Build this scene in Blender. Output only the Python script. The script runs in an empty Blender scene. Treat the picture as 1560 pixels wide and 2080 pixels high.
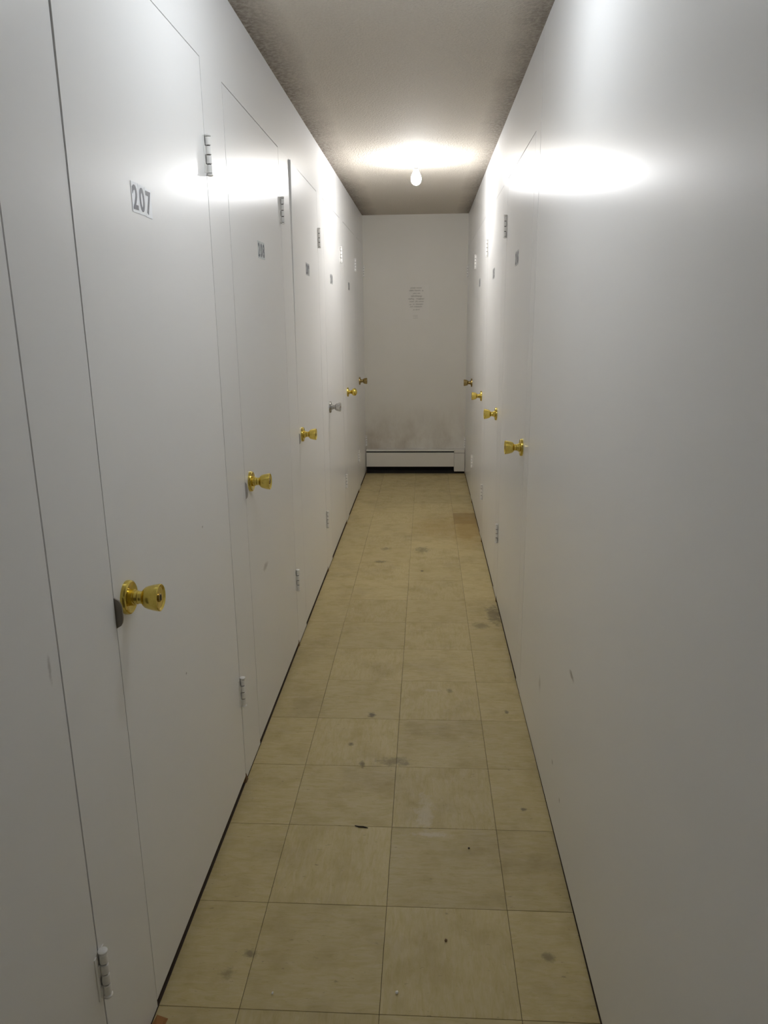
import bpy, bmesh, math, random
from mathutils import Vector, Matrix
random.seed(7)
scene = bpy.context.scene
C = scene.collection

# ------------------------------------------------------------------ camera
H = 1.448
YAW, PITCH, ROLL, FPX = -0.0579461, -0.2540390, -0.0110888, 1510.42
fw = Vector((math.sin(YAW)*math.cos(PITCH), math.cos(YAW)*math.cos(PITCH), math.sin(PITCH)))
r0 = fw.cross(Vector((0, 0, 1))).normalized()
u0 = r0.cross(fw)
rr = math.cos(ROLL)*r0 + math.sin(ROLL)*u0
uu = -math.sin(ROLL)*r0 + math.cos(ROLL)*u0
cam_data = bpy.data.cameras.new('camera')
cam_data.sensor_fit = 'VERTICAL'
cam_data.sensor_height = 24.0
cam_data.sensor_width = 18.0
cam_data.lens = FPX/2080*24.0
cam_data.clip_start = 0.02
cam = bpy.data.objects.new('camera', cam_data)
C.objects.link(cam)
M = Matrix((rr, uu, -fw)).transposed().to_4x4()
M.translation = Vector((0, 0, H))
cam.matrix_world = M
scene.camera = cam

# ------------------------------------------------------------------ world, exposure
world = bpy.data.worlds.new('world')
scene.world = world
world.use_nodes = True
world.node_tree.nodes['Background'].inputs[0].default_value = (0.0, 0.0, 0.0, 1)
world.node_tree.nodes['Background'].inputs[1].default_value = 0.0
BULB_STRENGTH, BULB_COLOR = 238.0, (0.985, 0.99, 1.0)            # bulb in view
BULB2_STRENGTH, BULB2_COLOR = 108.0, (0.86, 0.925, 1.0)           # its twin overhead, above the frame: casts the knob shadows straight down
scene.view_settings.view_transform = 'Standard'
scene.view_settings.look = 'None'
scene.view_settings.exposure = 0.70
scene.view_settings.gamma = 1.0
scene.view_settings.use_curve_mapping = False
scene.cycles.max_bounces = 14
scene.cycles.diffuse_bounces = 10           # white corridor: much of its light is bounced

# ------------------------------------------------------------------ room numbers (metres)
XL, XR = -0.579, 0.373          # faces of the two storage walls
ZC = 2.348                      # ceiling
YB, YF = -1.6, 7.09             # back end, far end wall
TOPL, TOPR = 2.100, 2.066       # tops of the doors
TILE, TX0, TY0 = 0.3048, -0.0961, 1.2736

# ------------------------------------------------------------------ helpers
def link(name, me, mat=None, parent=None):
    o = bpy.data.objects.new(name, me)
    C.objects.link(o)
    if mat is not None and len(me.materials) == 0:
        me.materials.append(mat)
    if parent is not None:
        o.parent = parent
    return o

def tag(o, label=None, cat=None, group=None, kind=None):
    if label: o['label'] = label
    if cat: o['category'] = cat
    if group: o['group'] = group
    if kind: o['kind'] = kind
    return o

def empty(name, loc):
    o = bpy.data.objects.new(name, None)
    o.empty_display_size = 0.05
    o.location = loc
    C.objects.link(o)
    return o

def finish(bm, name, smooth=False):
    bmesh.ops.recalc_face_normals(bm, faces=bm.faces[:])
    me = bpy.data.meshes.new(name)
    bm.to_mesh(me)
    bm.free()
    if smooth:
        me.polygons.foreach_set('use_smooth', [True]*len(me.polygons))
        try:
            me.set_sharp_from_angle(angle=math.radians(38))
        except Exception:
            pass
    return me

def box(bm, a, b, bevel=0.0):
    c = [(a[i]+b[i])/2 for i in range(3)]
    s = [abs(b[i]-a[i]) for i in range(3)]
    r = bmesh.ops.create_cube(bm, size=1.0, matrix=Matrix.Translation(c) @ Matrix.Diagonal((s[0], s[1], s[2], 1)))
    if bevel > 0:
        es = set()
        for v in r['verts']:
            es.update(v.link_edges)
        bmesh.ops.bevel(bm, geom=list(es), offset=bevel, segments=1, affect='EDGES')

def box_mesh(name, a, b, bevel=0.0):
    bm = bmesh.new()
    box(bm, a, b, bevel)
    return finish(bm, name)

def lathe(bm, prof, seg=32):
    """prof: (distance along +X, radius). Closed at radius 0 ends."""
    rings = []
    for t, r in prof:
        if r < 1e-6:
            rings.append([bm.verts.new((t, 0, 0))])
        else:
            rings.append([bm.verts.new((t, r*math.cos(2*math.pi*k/seg), r*math.sin(2*math.pi*k/seg))) for k in range(seg)])
    for A, B in zip(rings, rings[1:]):
        for k in range(seg):
            j = (k+1) % seg
            if len(A) == 1 and len(B) == 1: continue
            if len(A) == 1: bm.faces.new((A[0], B[k], B[j]))
            elif len(B) == 1: bm.faces.new((A[k], B[0], A[j]))
            else: bm.faces.new((A[k], B[k], B[j], A[j]))

def lathe_mesh(name, prof, seg=32, axis='X'):
    bm = bmesh.new()
    lathe(bm, prof, seg)
    if axis == '-Z':
        bmesh.ops.rotate(bm, verts=bm.verts[:], cent=(0, 0, 0), matrix=Matrix.Rotation(math.radians(90), 3, 'Y'))
    elif axis == 'Z':
        bmesh.ops.rotate(bm, verts=bm.verts[:], cent=(0, 0, 0), matrix=Matrix.Rotation(math.radians(-90), 3, 'Y'))
    return finish(bm, name, smooth=True)

# ------------------------------------------------------------------ materials
class N:
    """small node-graph helper"""
    def __init__(self, name):
        self.m = bpy.data.materials.new(name)
        self.m.use_nodes = True
        self.t = self.m.node_tree
        self.b = self.t.nodes['Principled BSDF']
    def new(self, kind, **kw):
        n = self.t.nodes.new(kind)
        for k, v in kw.items(): setattr(n, k, v)
        return n
    def put(self, sock, v):
        if isinstance(v, bpy.types.NodeSocket): self.t.links.new(v, sock)
        elif isinstance(v, (tuple, list)) and sock.type == 'RGBA' and len(v) == 3: sock.default_value = (*v, 1)
        else: sock.default_value = v
    def math(self, op, a, b=0.0, clamp=False):
        n = self.new('ShaderNodeMath', operation=op, use_clamp=clamp)
        self.put(n.inputs[0], a); self.put(n.inputs[1], b)
        return n.outputs[0]
    def vmath(self, op, a, b=(0, 0, 0)):
        n = self.new('ShaderNodeVectorMath', operation=op)
        self.put(n.inputs[0], a); self.put(n.inputs[1], b)
        return n.outputs['Value'] if op == 'LENGTH' else n.outputs[0]
    def noise(self, vec, scale=5, detail=3, rough=0.55, dist=0.0):
        n = self.new('ShaderNodeTexNoise')
        self.put(n.inputs['Vector'], vec)
        n.inputs['Scale'].default_value = scale
        n.inputs['Detail'].default_value = detail
        n.inputs['Roughness'].default_value = rough
        n.inputs['Distortion'].default_value = dist
        return n.outputs['Fac']
    def ramp(self, v, lo, hi, a=0.0, b=1.0):
        n = self.new('ShaderNodeMapRange')
        self.put(n.inputs['Value'], v)
        n.inputs['From Min'].default_value = lo; n.inputs['From Max'].default_value = hi
        n.inputs['To Min'].default_value = a; n.inputs['To Max'].default_value = b
        return n.outputs[0]
    def mix(self, f, a, b, blend='MIX'):
        n = self.new('ShaderNodeMix', data_type='RGBA', blend_type=blend)
        self.put(n.inputs[0], f); self.put(n.inputs[6], a); self.put(n.inputs[7], b)
        return n.outputs[2]
    def pos(self): return self.new('ShaderNodeNewGeometry').outputs['Position']
    def obj(self): return self.new('ShaderNodeTexCoord').outputs['Object']
    def rnd(self): return self.new('ShaderNodeObjectInfo').outputs['Random']
    def bump(self, h, strength=0.2, dist=0.002):
        n = self.new('ShaderNodeBump')
        n.inputs['Strength'].default_value = strength
        n.inputs['Distance'].default_value = dist
        self.put(n.inputs['Height'], h)
        self.t.links.new(n.outputs[0], self.b.inputs['Normal'])
    def spots(self, vec, lst, seed_scale=40, wob=0.8):
        """sum of soft irregular ellipses: (centre, radii, strength) in world metres"""
        wobble = self.math('MULTIPLY', self.math('SUBTRACT', self.noise(vec, seed_scale, 3, 0.7), 0.5), wob*2)
        acc = None
        for c, r, s in lst:
            d = self.vmath('LENGTH', self.vmath('MULTIPLY', self.vmath('SUBTRACT', vec, c), tuple(1/q for q in r)))
            v = self.ramp(self.math('ADD', d, wobble), 1.0, 0.35, 0.0, s)
            acc = v if acc is None else self.math('MAXIMUM', acc, v)
        return acc

def simple(name, col, rough=0.5, metal=0.0, spec=0.5):
    n = N(name)
    n.b.inputs['Base Color'].default_value = (*col, 1)
    n.b.inputs['Roughness'].default_value = rough
    n.b.inputs['Metallic'].default_value = metal
    n.b.inputs['Specular IOR Level'].default_value = spec
    return n.m

WALL_COL = (0.835, 0.833, 0.83)
def paint_material():
    n = N('semi_gloss_white_paint')
    p = n.pos()
    big = n.noise(p, 1.6, 2)
    tint = n.ramp(n.rnd(), 0, 1, 0.965, 1.015)
    col = n.mix(n.ramp(big, 0.35, 0.7), WALL_COL, (0.85, 0.846, 0.841))
    col = n.mix(1.0, col, n.new('ShaderNodeCombineColor').outputs[0], 'MULTIPLY')
    cc = col.node.inputs[7].links[0].from_node
    for i in range(3): n.put(cc.inputs[i], tint)
    scuff = n.spots(p, [
        ((XL, 2.535, 0.585), (0.03, 0.045, 0.016), 0.45), ((XR, 1.755, 0.562), (0.03, 0.035, 0.010), 0.7),
        ((XR, 2.23, 0.29), (0.03, 0.02, 0.03), 0.35), ((XL, 1.02, 0.93), (0.02, 0.006, 0.03), 0.4),
        ((XR, 1.95, 0.185), (0.02, 0.012, 0.008), 0.6), ((XR, 1.82, 0.15), (0.02, 0.01, 0.007), 0.6),
        ((XL, 1.83, 0.93), (0.02, 0.006, 0.004), 0.6), ((XL, 1.62, 0.62), (0.02, 0.005, 0.004), 0.6),
    ], 60, 0.7)
    col = n.mix(scuff, col, (0.16, 0.14, 0.12))
    n.put(n.b.inputs['Base Color'], col)
    n.b.inputs['Roughness'].default_value = 0.28
    n.b.inputs['Specular IOR Level'].default_value = 0.15
    n.bump(n.noise(p, 14, 2), 0.04, 0.002)
    return n.m
PAINT = paint_material()

def end_wall_material():
    n = N('flat_grey_end_wall_paint')
    p = n.pos()
    big = n.noise(p, 2.0, 3)
    col = n.mix(n.ramp(big, 0.35, 0.7), (0.72, 0.70, 0.645), (0.75, 0.73, 0.68))
    sep = n.new('ShaderNodeSeparateXYZ'); n.put(sep.inputs[0], p)
    z = sep.outputs[2]
    # sooty plume the baseboard heater has left on the plaster above it
    plume = n.noise(n.vmath('MULTIPLY', p, (1.0, 1.0, 0.55)), 7, 4, 0.6)
    band = n.ramp(z, 0.70, 0.25, 0.0, 1.0)
    soot = n.math('MULTIPLY', n.ramp(plume, 0.36, 0.72), band, True)
    col = n.mix(n.math('MULTIPLY', soot, 0.62), col, (0.31, 0.235, 0.16))
    n.put(n.b.inputs['Base Color'], col)
    n.b.inputs['Roughness'].default_value = 0.55
    n.bump(n.noise(p, 150, 2), 0.12, 0.001)
    return n.m
ENDWALL = end_wall_material()

def ceiling_material():
    n = N('stippled_cream_ceiling')
    p = n.pos()
    a = n.noise(p, 95, 4, 0.65)
    v = n.new('ShaderNodeTexVoronoi'); n.put(v.inputs['Vector'], p); v.inputs['Scale'].default_value = 120
    h = n.math('ADD', a, n.math('MULTIPLY', v.outputs['Distance'], -0.5))
    sep = n.new('ShaderNodeSeparateXYZ'); n.put(sep.inputs[0], p)
    x = sep.outputs[0]
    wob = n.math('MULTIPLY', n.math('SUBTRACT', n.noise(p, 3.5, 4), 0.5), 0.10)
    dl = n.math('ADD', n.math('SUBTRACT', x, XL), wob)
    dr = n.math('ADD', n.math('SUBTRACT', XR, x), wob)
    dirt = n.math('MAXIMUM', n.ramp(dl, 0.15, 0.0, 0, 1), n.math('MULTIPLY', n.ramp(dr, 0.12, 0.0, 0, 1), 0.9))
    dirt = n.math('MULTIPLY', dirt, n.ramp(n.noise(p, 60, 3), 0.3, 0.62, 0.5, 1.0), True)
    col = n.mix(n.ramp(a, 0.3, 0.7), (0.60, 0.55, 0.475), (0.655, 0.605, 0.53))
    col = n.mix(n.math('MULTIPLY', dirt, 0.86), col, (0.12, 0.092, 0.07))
    n.put(n.b.inputs['Base Color'], col)
    n.b.inputs['Roughness'].default_value = 0.8
    n.b.inputs['Specular IOR Level'].default_value = 0.25
    n.bump(h, 0.75, 0.006)
    return n.m
CEIL = ceiling_material()

def tile_material(name, base, dark, light, stain=True):
    n = N(name)
    o = n.obj(); p = n.pos(); rnd = n.rnd()
    off = n.new('ShaderNodeCombineXYZ')
    n.put(off.inputs[0], n.math('MULTIPLY', rnd, 13.0)); n.put(off.inputs[1], n.math('MULTIPLY', rnd, 29.0))
    q = n.vmath('ADD', o, off.outputs[0])
    streak = n.noise(n.vmath('MULTIPLY', q, (1, 4.5, 1)), 17, 5, 0.7, 0.8)
    blot = n.noise(q, 11, 4, 0.6)
    grime = n.noise(p, 3.2, 5, 0.65)
    col = n.mix(n.ramp(streak, 0.40, 0.68), base, light)
    col = n.mix(n.ramp(streak, 0.42, 0.27, 0, 0.5), col, dark)
    col = n.mix(n.ramp(blot, 0.48, 0.70, 0, 0.45), col, dark)
    col = n.mix(n.ramp(grime, 0.52, 0.78, 0, 0.42), col, (0.22, 0.165, 0.085))
    t = n.new('ShaderNodeCombineColor'); tint = n.ramp(rnd, 0, 1, 0.93, 1.05)
    for i in range(3): n.put(t.inputs[i], tint)
    col = n.mix(1.0, col, t.outputs[0], 'MULTIPLY')
    fl = n.noise(n.vmath('MULTIPLY', p, (1, 2.6, 1)), 42, 3, 0.6)
    col = n.mix(n.ramp(fl, 0.66, 0.74, 0, 0.55), col, (0.17, 0.13, 0.08))
    if stain:
        rust = n.spots(p, [((0.30, 5.15, 0), (0.17, 0.60, 1), 0.75), ((0.10, 5.15, 0), (0.25, 0.40, 1), 0.45)], 7, 0.5)
        col = n.mix(rust, col, (0.37, 0.255, 0.085))
        dirt = n.spots(p, [
            ((-0.02, 4.60, 0), (0.055, 0.08, 1), 0.5), ((0.345, 3.52, 0), (0.05, 0.15, 1), 0.6),
            ((0.27, 3.38, 0), (0.05, 0.05, 1), 0.45), ((-0.10, 2.22, 0), (0.07, 0.03, 1), 0.5),
            ((-0.20, 2.52, 0), (0.018, 0.02, 1), 0.8), ((-0.26, 2.32, 0), (0.012, 0.014, 1), 0.7), ((-0.21, 2.20, 0), (0.012, 0.022, 1), 0.7),
            ((-0.41, 1.42, 0), (0.018, 0.02, 1), 0.6), ((-0.45, 1.36, 0), (0.02, 0.02, 1), 0.4), ((0.29, 1.44, 0), (0.016, 0.018, 1), 0.5),
            ((-0.28, 4.35, 0), (0.04, 0.03, 1), 0.6), ((-0.26, 4.62, 0), (0.04, 0.04, 1), 0.5), ((0.30, 1.98, 0), (0.012, 0.010, 1), 0.7),
            ((0.31, 2.56, 0), (0.010, 0.012, 1), 0.7), ((0.10, 2.72, 0), (0.015, 0.02, 1), 0.5), ((-0.02, 4.18, 0), (0.012, 0.02, 1), 0.8),
        ], 38, 1.15)
        col = n.mix(dirt, col, (0.10, 0.08, 0.05))
        pale = n.spots(p, [((0.0, 1.95, 0), (0.03, 0.10, 1), 0.35), ((0.02, 1.855, 0), (0.07, 0.012, 1), 0.45), ((0.03, 2.72, 0), (0.04, 0.012, 1), 0.35)], 38, 1.1)
        col = n.mix(pale, col, (0.66, 0.61, 0.52))
    n.put(n.b.inputs['Base Color'], col)
    n.put(n.b.inputs['Roughness'], n.ramp(blot, 0.3, 0.7, 0.42, 0.60))
    n.b.inputs['Specular IOR Level'].default_value = 0.35
    n.bump(n.math('ADD', n.noise(p, 55, 3), streak), 0.05, 0.001)
    return n.m
FLOORTILE = tile_material('beige_streaked_vinyl_tile', (0.515, 0.422, 0.205), (0.39, 0.308, 0.135), (0.57, 0.478, 0.275))
BROWNTILE = tile_material('brown_stained_vinyl_tile', (0.31, 0.225, 0.10), (0.25, 0.17, 0.065), (0.36, 0.27, 0.14))

DARK = simple('dark_cavity_wood', (0.055, 0.035, 0.022), 0.9)
MASTIC = simple('brown_tile_mastic', (0.15, 0.11, 0.06), 0.9)
RAWWOOD = simple('raw_brown_wood', (0.17, 0.095, 0.04), 0.8)
HINGEPAINT = simple('glossy_white_hinge_paint', (0.85, 0.84, 0.82), 0.3)
STRIKE_GREY = simple('dull_grey_metal', (0.24, 0.215, 0.18), 0.5, 0.5)
STRIKE_WHITE = simple('painted_strike_metal', (0.50, 0.47, 0.44), 0.4)
PORCELAIN = simple('white_porcelain', (0.80, 0.80, 0.78), 0.25)
HEATER = simple('cream_enamel_metal', (0.74, 0.725, 0.685), 0.35)
BLACK = simple('black_heater_shade', (0.012, 0.010, 0.009), 0.8)
FINS = simple('dull_aluminium_fins', (0.10, 0.10, 0.10), 0.5, 0.8)
PAPER = simple('grey_white_notice_paper', (0.75, 0.73, 0.685), 0.8)
INK = simple('faded_grey_ink', (0.34, 0.325, 0.29), 0.7)
STICKER = simple('pale_blue_white_sticker', (0.89, 0.91, 0.94), 0.45)
STICKER_MID = simple('mid_grey_sticker', (0.56, 0.60, 0.60), 0.45)
STICKER_DIM = simple('grey_sticker', (0.50, 0.51, 0.51), 0.45)
DIGIT = simple('slate_blue_black_digit', (0.045, 0.05, 0.075), 0.4)
CRUMB_WHITE = simple('white_plaster_crumb', (0.85, 0.83, 0.78), 0.7)
CRUMB_DARK = simple('dark_splinter', (0.035, 0.025, 0.018), 0.8)
KEYHOLE = simple('dark_keyhole', (0.02, 0.015, 0.01), 0.6)

def metal_mat(name, a, b, rough):
    n = N(name)
    o = n.obj()
    n.put(n.b.inputs['Base Color'], n.mix(n.ramp(n.noise(o, 60, 3), 0.35, 0.7), a, b))
    n.b.inputs['Metallic'].default_value = 1.0
    n.put(n.b.inputs['Roughness'], n.ramp(n.noise(o, 120, 2), 0.3, 0.7, rough*0.8, rough*1.3))
    return n.m
BRASS = metal_mat('worn_yellow_brass', (0.78, 0.62, 0.16), (0.66, 0.50, 0.11), 0.17)
OLDBRASS = metal_mat('darkened_brass', (0.45, 0.34, 0.14), (0.36, 0.26, 0.10), 0.24)
NICKEL = metal_mat('dull_nickel', (0.50, 0.49, 0.47), (0.42, 0.41, 0.39), 0.26)

def emis(name, col, s):
    n = N(name)
    n.b.inputs['Base Color'].default_value = (0.8, 0.8, 0.8, 1)
    n.b.inputs['Emission Color'].default_value = (*col, 1)
    n.b.inputs['Emission Strength'].default_value = s
    return n.m
BULB = emis('lit_frosted_bulb', BULB_COLOR, BULB_STRENGTH)
BULB2 = emis('lit_cool_bulb', BULB2_COLOR, BULB2_STRENGTH)

# ------------------------------------------------------------------ floor: base + individual tiles
fl = link('floor', box_mesh('floor', (XL-0.10, YB-0.05, -0.06), (XR+0.10, YF+0.05, -0.0035)), MASTIC)
tag(fl, 'beige vinyl tile floor of the narrow corridor', 'floor', kind='structure')
xs = [XL-0.0005] + [TX0+TILE*k for k in (-1, 0, 1)] + [XR+0.0005]
tile_cache = {}
rows = range(-9, 20)
for ci in range(4):
    xa, xb = xs[ci], xs[ci+1]
    for k in rows:
        ya, yb = TY0+TILE*k, TY0+TILE*(k+1)
        yb = min(yb, YF-0.002)
        if yb-ya < 0.02: continue
        w, d = xb-xa, yb-ya
        rot = (ci+k) % 2 == 0 and abs(w-d) < 0.002
        brown = (ci == 3 and k in (13,))
        key = (round(w, 4), round(d, 4), brown)
        if key not in tile_cache:
            g = 0.0005
            me = box_mesh('tile', (-w/2+g, -d/2+g, -0.0035), (w/2-g, d/2-g, 0.0), 0.0006)
            me.materials.append(BROWNTILE if brown else FLOORTILE)
            tile_cache[key] = me
        t = link('floor_tile', tile_cache[key], None, fl)
        t.location = ((xa+xb)/2, (ya+yb)/2, random.uniform(-0.0004, 0.0))
        if rot: t.rotation_euler.z = math.pi/2

# ------------------------------------------------------------------ ceiling, end walls
ce = link('ceiling', box_mesh('ceiling', (XL-0.10, YB-0.05, ZC), (XR+0.10, YF+0.05, ZC+0.06)), CEIL)
tag(ce, 'stippled cream ceiling with grimy edges', 'ceiling', kind='structure')
we = link('wall_far', box_mesh('wall_far', (XL-0.10, YF, -0.002), (XR+0.10, YF+0.08, ZC)), ENDWALL)
tag(we, 'plain grey end wall above the baseboard heater', 'wall', kind='structure')
wb = link('wall_back', box_mesh('wall_back', (XL-0.10, YB-0.08, -0.002), (XR+0.10, YB, ZC)), PAINT)
tag(wb, 'white end wall behind the viewpoint', 'wall', kind='structure')

# ------------------------------------------------------------------ hardware meshes (axis +X = away from the wall)
def tulip_profile():
    return [(0.026, 0.0), (0.026, 0.0125), (0.0315, 0.0125), (0.0325, 0.0145), (0.0345, 0.0175), (0.038, 0.0205), (0.044, 0.0228),
            (0.054, 0.0252), (0.064, 0.0268), (0.0665, 0.0266), (0.0675, 0.0252), (0.0665, 0.0235), (0.0645, 0.0215), (0.064, 0.010), (0.064, 0.0)]
ROSE = [(0.0, 0.0), (0.0, 0.0335), (0.005, 0.0338), (0.0085, 0.0325), (0.0100, 0.0300), (0.0095, 0.0270), (0.0070, 0.0210), (0.0065, 0.0165), (0.0160, 0.0162),
        (0.0168, 0.0150), (0.0168, 0.0135), (0.0225, 0.0133), (0.0232, 0.0120), (0.0275, 0.0115), (0.0275, 0.0)]
BALL = [(0.026, 0.0), (0.026, 0.0120), (0.030, 0.0135)] + [(0.051-0.022*math.cos(a), 0.0275*math.sin(a)) for a in [math.radians(d) for d in range(35, 176, 14)]] + [(0.0732, 0.0)]
KEY = [(0.060, 0.0), (0.060, 0.0085), (0.0658, 0.0085), (0.0668, 0.0075), (0.0668, 0.0)]
def hw(prefix, mat, prof):
    out = {}
    for nm, pr in (('rose', ROSE), ('knob', prof), ('key', KEY)):
        me = lathe_mesh(prefix+'_'+nm, pr, 40 if nm != 'key' else 20)
        me.materials.append(mat)
        out[nm] = me
    out['key'].materials[0] = OLDBRASS
    return out
HW = {'brass': hw('brass', BRASS, tulip_profile()), 'old': hw('old', OLDBRASS, tulip_profile()),
      'nickel': hw('nickel', NICKEL, tulip_profile()), 'ball': hw('ball', BRASS, BALL)}
slot_me = box_mesh('keyway', (0.0664, -0.0028, -0.0058), (0.0672, 0.0028, 0.0058)); slot_me.materials.append(KEYHOLE)

def barrel_mesh():
    bm = bmesh.new()
    r, h, n = 0.0072, 0.090, 4
    seg = h/n
    for k in range(n):
        z0 = -h/2+k*seg+0.0014; z1 = -h/2+(k+1)*seg-0.0014
        b2 = bmesh.new()
        lathe(b2, [(0, 0), (0, r-0.0008), (0.0008, r), (z1-z0-0.0008, r), (z1-z0, r-0.0008), (z1-z0, 0)], 18)
        bmesh.ops.rotate(b2, verts=b2.verts[:], cent=(0, 0, 0), matrix=Matrix.Rotation(math.radians(-90), 3, 'Y'))
        bmesh.ops.translate(b2, verts=b2.verts[:], vec=(0.0085, 0, z0))
        tmp = bpy.data.meshes.new('t'); b2.to_mesh(tmp); b2.free(); bm.from_mesh(tmp); bpy.data.meshes.remove(tmp)
    return finish(bm, 'hinge_barrel', True)
def pin_mesh():
    bm = bmesh.new()
    for s in (1, -1):
        b2 = bmesh.new()
        lathe(b2, [(0, 0), (0, 0.0070), (0.0012, 0.0086), (0.0042, 0.0086), (0.0060, 0.0060), (0.0062, 0.0)], 18)
        bmesh.ops.rotate(b2, verts=b2.verts[:], cent=(0, 0, 0), matrix=Matrix.Rotation(math.radians(-90*s), 3, 'Y'))
        bmesh.ops.translate(b2, verts=b2.verts[:], vec=(0.0085, 0, s*0.0452))
        tmp = bpy.data.meshes.new('t'); b2.to_mesh(tmp); b2.free(); bm.from_mesh(tmp); bpy.data.meshes.remove(tmp)
    return finish(bm, 'hinge_pin', True)
def leaf_mesh(side):
    """narrow leaf strip on the face beside the barrel, with tongues into alternate knuckles"""
    bm = bmesh.new()
    h, n = 0.090, 4
    seg = h/n
    box(bm, (-0.001, side*0.0105, -h/2), (0.0016, side*0.0185, h/2))
    for k in range(n):
        if (k % 2 == 0) == (side < 0):
            z0 = -h/2+k*seg+0.001; z1 = z0+seg-0.002
            box(bm, (-0.001, side*0.004, z0), (0.0030, side*0.0112, z1))
    return finish(bm, 'hinge_leaf')
def rod_mesh():
    bm = bmesh.new()
    lathe(bm, [(0, 0), (0, 0.0045), (0.089, 0.0045), (0.089, 0)], 12)
    bmesh.ops.rotate(bm, verts=bm.verts[:], cent=(0, 0, 0), matrix=Matrix.Rotation(math.radians(-90), 3, 'Y'))
    bmesh.ops.translate(bm, verts=bm.verts[:], vec=(0.0085, 0, -0.0445))
    return finish(bm, 'hinge_rod', True)
HROD = rod_mesh(); HROD.materials.append(simple('dark_hinge_rod', (0.03, 0.02, 0.015), 0.6))
HB, HP, HLm, HLp = barrel_mesh(), pin_mesh(), leaf_mesh(-1), leaf_mesh(1)
for me in (HB, HP, HLm, HLp): me.materials.append(HINGEPAINT)

# digits for the door numbers: built-in vector font, narrowed, turned to meshes
digit_cache = {}
def digit_mesh(ch, mat):
    if (ch, mat.name) in digit_cache: return digit_cache[(ch, mat.name)]
    cu = bpy.data.curves.new('glyph', 'FONT')
    cu.body = ch; cu.size = 0.060; cu.extrude = 0.0002; cu.offset = 0.0016
    cu.align_x = 'CENTER'; cu.align_y = 'CENTER'
    ob = bpy.data.objects.new('glyph', cu); C.objects.link(ob)
    bpy.context.view_layer.update()
    me = bpy.data.meshes.new_from_object(ob.evaluated_get(bpy.context.evaluated_depsgraph_get()))
    bpy.data.objects.remove(ob)
    vs = [v.co for v in me.vertices]
    cx = (min(v.x for v in vs)+max(v.x for v in vs))/2; cy = (min(v.y for v in vs)+max(v.y for v in vs))/2
    hh = max(v.y for v in vs)-min(v.y for v in vs)
    s = 0.046/hh
    for v in me.vertices:
        v.co = Vector(((v.co.x-cx)*s*0.88, (v.co.y-cy)*s, v.co.z))
    me.materials.append(mat)
    digit_cache[(ch, mat.name)] = me
    return me
stick_me = {}
def sticker_mesh(mat):
    if mat.name not in stick_me:
        me = box_mesh('sticker', (-0.0178, -0.0285, -0.0002), (0.0178, 0.0285, 0.0003))
        me.materials.append(mat); stick_me[mat.name] = me
    return stick_me[mat.name]

# ------------------------------------------------------------------ doors
def wmat(side, y, z, off=0.0):
    """frame on a wall face: local X out of the wall, local Z up"""
    if side == 'L':
        m = Matrix(((1, 0, 0), (0, 1, 0), (0, 0, 1))).to_4x4()
        m.translation = (XL+off, y, z)
    else:
        m = Matrix(((-1, 0, 0), (0, -1, 0), (0, 0, 1))).to_4x4()
        m.translation = (XR-off, y, z)
    return m
def textframe(side, y, z, off):
    """local X along reading direction, local Y up, local Z out of the wall"""
    if side == 'L':
        m = Matrix(((0, 0, 1), (1, 0, 0), (0, 1, 0))).to_4x4(); m.translation = (XL+off, y, z)
    else:
        m = Matrix(((0, 0, -1), (-1, 0, 0), (0, 1, 0))).to_4x4(); m.translation = (XR-off, y, z)
    return m

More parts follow.
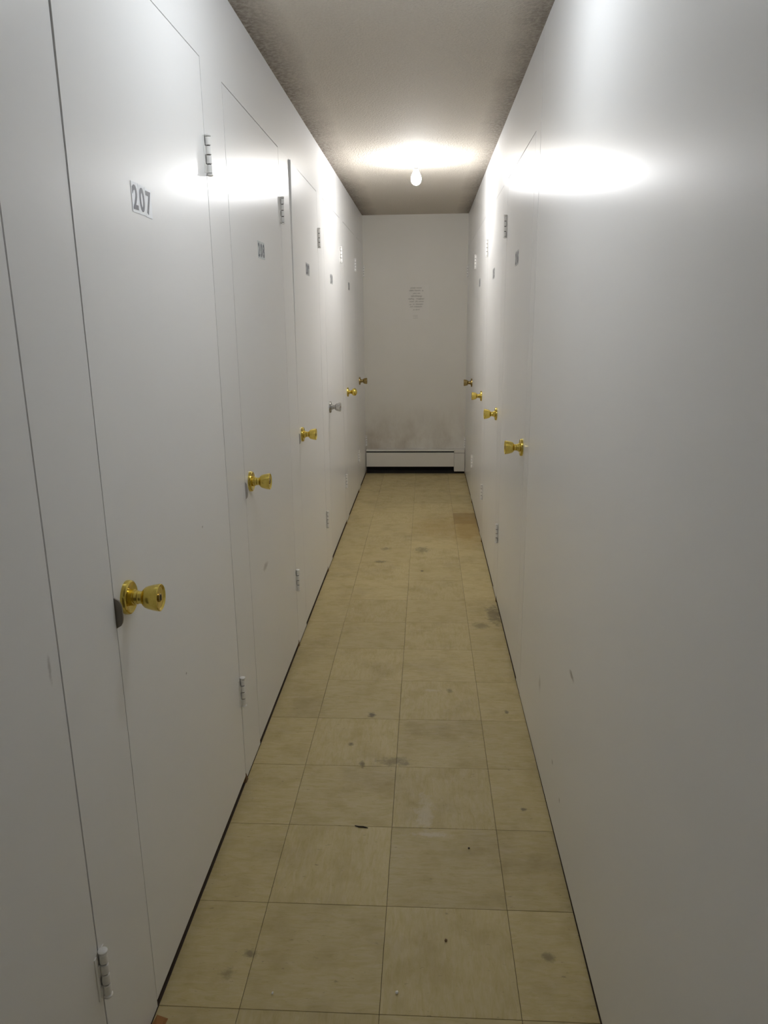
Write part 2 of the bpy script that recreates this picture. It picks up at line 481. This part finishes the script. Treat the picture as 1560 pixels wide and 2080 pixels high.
door_no = [0]
def make_door(side, ya, yb, top, bottom, label, number, knob, knob_z, hw_key, num_y, warp=(0, 0, 0), gap=(0.0022, 0.0022), hz=(1.868, 0.318), sticker=None, dig=None):
    """ya = near edge, yb = far (hinged) edge; warp = how far the top near corner stands proud (m)"""
    door_no[0] += 1
    name = 'door_%d' % door_no[0]
    sx = 1 if side == 'L' else -1
    face = XL if side == 'L' else XR
    bm = bmesh.new()
    nz, ny = 8, 10
    g0, g1 = gap
    def P(i, k, back):
        f = k/nz; z = bottom+(top-g1-bottom)*f
        e = i/ny
        yy0 = ya+g0*(0.55+0.45*f*f); yy1 = yb-0.0032
        y = yy0+(yy1-yy0)*e
        pr = warp[0]*max(0, (f-0.45)/0.55)**1.8*(1-e)**5+warp[1]*(1-f)**2*(1-e)+warp[2]*f*f*e
        return (face+sx*(pr-(0.034 if back else 0.0)), y, z)
    V = {}
    for back in (0, 1):
        for i in range(ny+1):
            for k in range(nz+1):
                V[(i, k, back)] = bm.verts.new(P(i, k, back))
    for back in (0, 1):
        for i in range(ny):
            for k in range(nz):
                bm.faces.new((V[(i, k, back)], V[(i+1, k, back)], V[(i+1, k+1, back)], V[(i, k+1, back)]))
    for i in range(ny):
        for k in (0, nz):
            bm.faces.new((V[(i, k, 0)], V[(i+1, k, 0)], V[(i+1, k, 1)], V[(i, k, 1)]))
    for k in range(nz):
        for i in (0, ny):
            bm.faces.new((V[(i, k, 0)], V[(i, k+1, 0)], V[(i, k+1, 1)], V[(i, k, 1)]))
    d = link(name, finish(bm, name), PAINT)
    tag(d, label, 'door', kind='structure')
    # knob: rose with the knob and its lock cylinder
    if hw_key:
        h = HW[hw_key]
        ky, kz = knob, knob_z
        k = link('door_knob', h['knob'], None, d); k.matrix_world = wmat(side, ky, kz)
        r = link('rose', h['rose'], None, k)
        if hw_key != 'ball':
            c = link('lock_cylinder', h['key'], None, k)
            s = link('keyway', slot_me, None, k)
    # hinges on the far edge
    for z in hz:
        b = link('hinge', HB, None, d); b.matrix_world = wmat(side, yb, z, 0.0)
        link('hinge_pin', HP, None, b)
        link('hinge_rod', HROD, None, b)
        link('hinge_leaf', HLm, None, b)
        link('hinge_leaf', HLp, None, b)
    # number: three single-digit stickers
    if number:
        sm, dm = sticker or STICKER, dig or DIGIT
        n = len(number)
        for i, ch in enumerate(number):
            yy = num_y+(i-(n-1)/2)*0.0365*(1 if side == 'L' else -1)
            zz = 1.686+random.uniform(-0.0015, 0.0015)
            st = link('number_sticker', sticker_mesh(sm), None, d)
            def proud(f, e): return warp[0]*max(0, (f-0.45)/0.55)**1.8*(1-e)**5
            pr = max(proud((zz+dz-bottom)/(top-bottom), (yy+dy-ya)/(yb-ya)) for dz in (-0.03, 0.03) for dy in (-0.02, 0.02))
            if warp[0] > 0: pr += 0.0001+0.012*warp[0]
            st.matrix_world = textframe(side, yy, zz, 0.0004+pr) @ Matrix.Rotation(random.uniform(-0.02, 0.02), 4, 'Z')
            dg = link('digit', digit_mesh(ch, dm), None, st)
            dg.location = (0, 0, 0.0005)
    return d

LD = [(0.235, 1.053), (1.268, 2.092), (2.303, 3.125), (3.352, 4.165), (4.395, 5.225), (5.435, 6.245), (6.455, 7.062)]
RD = [(2.815, 3.705), (3.900, 4.790), (4.995, 5.885), (6.085, 6.975)]
make_door('L', *LD[0], TOPL, 0.018, 'white flush door without a visible number, hinged beside door 207', None, 0.30, 0.93, 'brass', 0)
make_door('L', *LD[1], TOPL, 0.020, 'white flush door numbered 207 with a large brass tulip knob', '207', 1.327, 0.930, 'brass', 1.593, warp=(0.0035, 0, 0), gap=(0.002, 0.0025))
make_door('L', *LD[2], TOPL, 0.018, 'white flush door numbered 208 with a brass tulip knob', '208', 2.372, 0.934, 'brass', 2.725, sticker=STICKER_MID, gap=(0.0035, 0.003))
make_door('L', *LD[3], TOPL, 0.018, 'white flush door between door 208 and the silver-knobbed door, its top corner standing proud', '209', 3.430, 0.930, 'brass', 3.775, warp=(0.009, 0, 0), gap=(0.002, 0.003), sticker=STICKER_DIM)
make_door('L', *LD[4], TOPL, 0.020, 'white flush door with a dull silver tulip knob', '210', 4.462, 0.938, 'nickel', 4.715, sticker=STICKER_DIM, gap=(0.002, 0.003))
make_door('L', *LD[5], TOPL, 0.020, 'white flush door with a round ball-shaped brass knob', '211', 5.497, 0.930, 'ball', 5.775, sticker=STICKER_DIM, gap=(0.002, 0.003))
make_door('L', *LD[6], TOPL, 0.020, 'narrow white flush door in the corner beyond the ball-knobbed door, by the heater', None, 6.500, 0.930, 'old', 0)
make_door('R', *RD[0], TOPR, 0.016, 'white flush door adjoining the long blank wall panel, with a brass tulip knob', '216', 2.880, 0.960, 'brass', 3.265, gap=(0.002, 0.003), sticker=STICKER_DIM, hz=(1.858, 0.372))
make_door('R', *RD[1], TOPR, 0.016, 'second white flush door counted from the long blank wall panel', '215', 3.965, 0.955, 'brass', 4.36, sticker=STICKER_DIM, hz=(1.858, 0.340))
make_door('R', *RD[2], TOPR, 0.016, 'third white flush door counted from the long blank wall panel', '214', 5.060, 0.940, 'brass', 5.48, sticker=STICKER_DIM, hz=(1.855, 0.340))
make_door('R', *RD[3], TOPR, 0.016, 'white flush door nearest the end cap of the baseboard heater', None, 6.150, 0.938, 'old', 0, hz=(1.852, 0.310))

# ------------------------------------------------------------------ side walls: dark framing, header boards, strips between doors
def side_wall(side, doors, top, first, strike):
    sx = 1 if side == 'L' else -1
    face = XL if side == 'L' else XR
    nm = 'wall_left' if side == 'L' else 'wall_right'
    w = link(nm, box_mesh(nm, (face-sx*0.045, YB, -0.002), (face-sx*0.095, YF, ZC)), DARK)
    tag(w, 'white painted wall of storage doors with ' + ('door 207' if side == 'L' else 'a long blank panel'), 'wall', kind='structure')
    def board(name, y0, y1, z0, z1, mat=PAINT, proud=0.0):
        return link(name, box_mesh(name, (face-sx*0.034, y0, z0), (face+sx*proud, y1, z1)), mat, w)
    board('header_board', first, YF, top, ZC)
    link('gap_shade_strip', box_mesh('gap_shade_strip', (face-sx*0.044, YB, -0.0034), (face-sx*0.0008, YF, -0.0008)), DARK, w)  # added dark strip: shade of the slit under the doors put into its colour
    edges = [first] + [v for d in doors for v in d] + [YF]
    for i in range(0, len(edges), 2):
        y0, y1 = edges[i], edges[i+1]
        if y1-y0 < 0.004: continue
        s = board('jamb_strip', y0+0.0012, y1-0.0012, 0.005, top)
        if i > 0 and side == 'L' or (i > 0 and side == 'R'):
            # chipped raw foot of the frame showing in the hinge gap
            bm = bmesh.new()
            yb = y0
            pts = [(face-sx*0.03, yb-0.012, 0.0), (face+sx*0.003, yb-0.012, 0.0), (face+sx*0.004, yb+0.010, 0.0), (face-sx*0.03, yb+0.010, 0.0)]
            tps = [(face-sx*0.03, yb-0.004, 0.026), (face+sx*0.0012, yb-0.003, 0.030), (face+sx*0.0012, yb+0.003, 0.022), (face-sx*0.03, yb+0.003, 0.024)]
            a = [bm.verts.new(q) for q in pts]; b = [bm.verts.new(q) for q in tps]
            bm.faces.new(a); bm.faces.new(b)
            for k in range(4): bm.faces.new((a[k], a[(k+1) % 4], b[(k+1) % 4], b[k]))
            link('frame_foot', finish(bm, 'frame_foot'), RAWWOOD, s)
        for (sy, z0, z1, dep, m) in strike:
            if abs(sy-y1) < 0.05:
                bm = bmesh.new()
                prof = []
                n = 12
                for k in range(n+1):
                    t = k/n
                    z = z0+(z1-z0)*t
                    prof.append((dep*(1-abs(2*t-1)**3.2)**0.6 if 0 < t < 1 else 0.0, z))
                fr = [bm.verts.new((face+sx*(p[0]+0.0002), y1+0.0005, p[1])) for p in prof]
                bk = [bm.verts.new((face+sx*(p[0]+0.0002), y1+0.0040, p[1])) for p in prof]
                rf = [bm.verts.new((face-sx*0.012, y1+0.0005, z)) for z in (z0, z1)]
                rb = [bm.verts.new((face-sx*0.012, y1+0.0040, z)) for z in (z0, z1)]
                bm.faces.new(fr+[rf[1], rf[0]]); bm.faces.new(list(reversed(bk+[rb[1], rb[0]])))
                L1 = fr+[rf[1], rf[0]]; L2 = bk+[rb[1], rb[0]]
                for k in range(len(L1)):
                    j = (k+1) % len(L1)
                    bm.faces.new((L1[k], L1[j], L2[j], L2[k]))
                link('strike_plate', finish(bm, 'strike_plate'), m, s)
    return w, board
wl, boardL = side_wall('L', LD, TOPL, YB, [(1.268, 0.890, 0.950, 0.0135, STRIKE_GREY), (2.303, 0.890, 0.945, 0.007, STRIKE_WHITE), (3.352, 0.895, 0.945, 0.005, STRIKE_WHITE)])
wr, boardR = side_wall('R', RD, TOPR, 2.700, [])
wp = boardR('wall_panel', YB, 2.6955, 0.0, ZC)
for v in wp.data.vertices:                       # the big sheet does not quite reach the floor at its near end
    if v.co.z < 0.5: v.co.z = 0.003 if v.co.y > 2 else 0.034

# ------------------------------------------------------------------ ceiling lamp: porcelain holder and bare bulb
base_me = lathe_mesh('lamp_base', [(0, 0), (0, 0.057), (0.006, 0.058), (0.013, 0.055), (0.020, 0.044), (0.026, 0.031), (0.046, 0.026), (0.050, 0.024), (0.050, 0.0)], 40, '-Z')
sock_me = lathe_mesh('socket_collar', [(0.049, 0), (0.049, 0.0155), (0.060, 0.0150), (0.0605, 0.0)], 24, '-Z')
bz = 0.058
BULB_PROF = [(bz, 0), (bz, 0.014), (bz+0.012, 0.0165), (bz+0.024, 0.0215), (bz+0.038, 0.0275), (bz+0.050, 0.0300), (bz+0.062, 0.0292),
             (bz+0.073, 0.0248), (bz+0.081, 0.0170), (bz+0.0855, 0.0085), (bz+0.087, 0.0)]
def make_lamp(x, y, mat, label):
    lamp = empty('ceiling_lamp', (x, y, ZC))
    tag(lamp, label, 'lamp', 'bare bulbs along the ceiling')
    link('lamp_base', base_me, PORCELAIN, lamp)
    link('socket_collar', sock_me, NICKEL, lamp)
    link('bulb', lathe_mesh('bulb', BULB_PROF, 32, '-Z'), mat, lamp)
make_lamp(-0.063, 4.70, BULB, 'bare lit bulb in a white porcelain ceiling holder, towards the heater end')
make_lamp(-0.063, 1.80, BULB2, 'bare cool white bulb on the ceiling between door 207 and the blank panel')

# ------------------------------------------------------------------ baseboard heater along the end wall
hx0, hx1, hc = XL+0.006, XR-0.004, 0.268
heat = empty('baseboard_heater', ((hx0+hx1)/2, YF-0.035, 0))
tag(heat, 'long low cream metal baseboard heater with a dark slot and end cap', 'heater')
def hpart(name, a, b, mat, parent=heat, bev=0.0):
    o = link(name, box_mesh(name, a, b, bev), mat)
    o.parent = parent
    root = parent
    inv = Vector((0, 0, 0))
    while root is not None:
        inv += root.location; root = root.parent
    o.location = -inv
    return o
yfr = YF-0.066
hpart('back_plate', (hx0, YF-0.006, 0.012), (hx1, YF-0.001, 0.232), HEATER)
hpart('top_lip', (hx0, YF-0.052, 0.229), (hc, YF-0.004, 0.234), HEATER, bev=0.001)
hpart('damper', (hx0, YF-0.056, 0.219), (hc, YF-0.051, 0.234), HEATER, bev=0.001)
fp = hpart('front_panel', (hx0, yfr, 0.072), (hc, yfr+0.003, 0.206), HEATER, bev=0.001)
hpart('panel_lip', (hx0, yfr-0.0005, 0.201), (hc, yfr+0.012, 0.208), HEATER, fp, bev=0.001)
hpart('fin_tube', (hx0+0.01, YF-0.05, 0.10), (hc-0.01, YF-0.012, 0.165), FINS)
hpart('inner_shadow_plate', (hx0, YF-0.0085, 0.012), (hc, YF-0.0065, 0.215), BLACK)  # added black sheet, its colour stands in for shade inside the slot
hpart('base_shade_strip', (hx0, YF-0.030, 0.0), (hx1, YF-0.010, 0.028), BLACK)  # added black strip, shade beneath the open heater bottom painted in
cap = hpart('end_cap', (hc+0.001, yfr-0.003, 0.026), (hx1, YF-0.004, 0.236), HEATER, bev=0.002)
hpart('cap_fold', (hc+0.001, yfr-0.0042, 0.203), (hx1, yfr-0.0028, 0.206), FINS, cap)

# ------------------------------------------------------------------ notice taped to the end wall: paper with lines of faint handwriting
nx, nz0 = -0.086, 1.596
notice = empty('paper_notice', (nx, YF-0.001, nz0))
tag(notice, 'faint paper notice with a column of handwritten lines on the end wall', 'notice')
bm = bmesh.new()
pw, ph = 0.216, 0.30
cols = 4; rowsn = 5
grid = {}
for i in range(cols+1):
    for k in range(rowsn+1):
        cu = 0.0015*math.sin(i*1.9)*math.cos(k*1.3)+0.0015
        for b in (0, 1):
            grid[(i, k, b)] = bm.verts.new((-pw/2+pw*i/cols, -cu-(0.0004 if b == 0 else 0), -ph/2+ph*k/rowsn))
for i in range(cols):
    for k in range(rowsn):
        for b in (0, 1):
            bm.faces.new((grid[(i, k, b)], grid[(i+1, k, b)], grid[(i+1, k+1, b)], grid[(i, k+1, b)]))
for i in range(cols):
    for k in (0, rowsn): bm.faces.new((grid[(i, k, 0)], grid[(i+1, k, 0)], grid[(i+1, k, 1)], grid[(i, k, 1)]))
for k in range(rowsn):
    for i in (0, cols): bm.faces.new((grid[(i, k, 0)], grid[(i, k+1, 0)], grid[(i, k+1, 1)], grid[(i, k, 1)]))
link('paper', finish(bm, 'paper', True), PAPER, notice)
# each line: z offset from the sheet centre, list of (x start, x end) words, from the photograph
def px(u): return (u-848.0)*0.00452
def scribble(words, z, xh, thick, name='handwritten_line'):
    bm = bmesh.new()
    for xa, xb in words:
        n = max(3, int((xb-xa)/0.0042))
        prev = None
        for k in range(n+1):
            x = xa+(xb-xa)*k/n
            tall = random.random() < 0.18
            zz = z+(xh*(0.5 if k % 2 else -0.5))*(1.9 if tall else random.uniform(0.7, 1.1))
            if prev:
                dx, dz = x-prev[0], zz-prev[1]
                l = math.hypot(dx, dz); ox, oz = -dz/l*thick/2, dx/l*thick/2
                vs = [bm.verts.new(q) for q in ((prev[0]+ox, -0.0040, prev[1]+oz), (x+ox, -0.0040, zz+oz), (x-ox, -0.0040, zz-oz), (prev[0]-ox, -0.0040, prev[1]-oz))]
                bm.faces.new(vs)
            prev = (x, zz)
    r = bmesh.ops.extrude_face_region(bm, geom=bm.faces[:])
    bmesh.ops.translate(bm, vec=(0, 0.0003, 0), verts=[e for e in r['geom'] if isinstance(e, bmesh.types.BMVert)])
    return link(name, finish(bm, name), INK, notice)
LINES = [(587.5, [(834.5, 845), (847, 857.5)], 0.0085), (592.5, [(832, 841), (843, 855), (858, 860.5)], 0.0085), (598, [(840, 847), (849, 854)], 0.008),
         (603.3, [(835.5, 858)], 0.009), (608.6, [(830, 842), (846, 862.5)], 0.009), (614, [(832.5, 841.5), (844.5, 849), (851, 861.5)], 0.0085),
         (619.2, [(832, 836.5), (839.5, 843), (845.5, 860)], 0.0085), (624, [(833.5, 840), (842, 858)], 0.007), (630, [(840.5, 842.5), (844.5, 848.5), (850, 853)], 0.007)]
for v, ws, xh in LINES:
    scribble([(px(a), px(b)) for a, b in ws], (614.5-v)*0.00452, xh, 0.0022)
for v in (641.3, 643.6, 646.5):
    scribble([(px(839.5), px(849.5))], (614.5-v)*0.00452, 0.0015, 0.0016, 'ruled_line')

# ------------------------------------------------------------------ litter on the floor
def crumb(name, loc, size, mat, label, cat, rot=0.0, group=None):
    bm = bmesh.new()
    bmesh.ops.create_icosphere(bm, subdivisions=2, radius=1.0)
    rs = random.Random(len(label))
    for v in bm.verts:
        f = 1+rs.uniform(-0.22, 0.22)
        v.co = Vector((v.co.x*size[0]*f, v.co.y*size[1]*f, v.co.z*size[2]*f))
    zmin = min(v.co.z for v in bm.verts)
    for v in bm.verts: v.co.z -= zmin
    o = link(name, finish(bm, name), mat)
    o.location = loc; o.rotation_euler.z = rot
    return tag(o, label, cat, group)
bm = bmesh.new()
pts = [(-0.020, 0.002), (-0.008, -0.0005), (0.006, 0.0005), (0.020, -0.002)]
ring = []
for k, (x, y) in enumerate(pts):
    r = (0.0012, 0.0022, 0.0024, 0.0010)[k]
    ring.append([bm.verts.new((x, y+r*math.cos(a), 0.0024+r*math.sin(a))) for a in [2*math.pi*j/6 for j in range(6)]])
for A, B in zip(ring, ring[1:]):
    for j in range(6): bm.faces.new((A[j], A[(j+1) % 6], B[(j+1) % 6], B[j]))
bm.faces.new(ring[0]); bm.faces.new(ring[-1])
zmin = min(v.co.z for v in bm.verts)
for v in bm.verts: v.co.z -= zmin
tw = link('wood_splinter', finish(bm, 'wood_splinter', True), CRUMB_DARK)
tw.location = (-0.186, 1.878, 0.0); tw.rotation_euler.z = -0.12
tag(tw, 'thin dark splinter lying across the beige floor tiles', 'splinter')
crumb('plaster_crumb', (-0.336, 1.313, 0), (0.0022, 0.0042, 0.0022), CRUMB_WHITE, 'narrow white crumb on the floor, on the side of door 207', 'crumb')
crumb('plaster_crumb', (-0.060, 1.327, 0), (0.0036, 0.0042, 0.0024), CRUMB_WHITE, 'round white crumb near the middle joint of the floor tiles', 'crumb')
crumb('dirt_crumb', (0.052, 1.475, 0), (0.0030, 0.0040, 0.0024), RAWWOOD, 'tiny brown crumb on the floor between door 207 and the blank panel', 'crumb')
crumb('dirt_crumb', (0.125, 1.80, 0), (0.0028, 0.0022, 0.002), CRUMB_DARK, 'tiny black speck of dirt on the floor past the brown crumb', 'crumb')
# torn orange-brown wood at the foot of the frame beside door 207
bm = bmesh.new()
a = [bm.verts.new(q) for q in ((-0.004, -0.075, 0), (0.020, -0.030, 0), (0.026, 0.028, 0), (0.002, 0.034, 0), (-0.004, 0.0, 0))]
b = [bm.verts.new((v.co.x*0.8, v.co.y*0.9, 0.006 if i != 2 else 0.003)) for i, v in enumerate(a)]
bm.faces.new(a); bm.faces.new(b)
for k in range(5): bm.faces.new((a[k], a[(k+1) % 5], b[(k+1) % 5], b[k]))
ch = link('wood_chip', finish(bm, 'wood_chip'), simple('orange_brown_torn_wood', (0.30, 0.13, 0.03), 0.7))
ch.location = (XL+0.005, 1.215, 0.0)
tag(ch, 'torn orange-brown wood scrap at the foot of the strip before door 207', 'wood scrap')
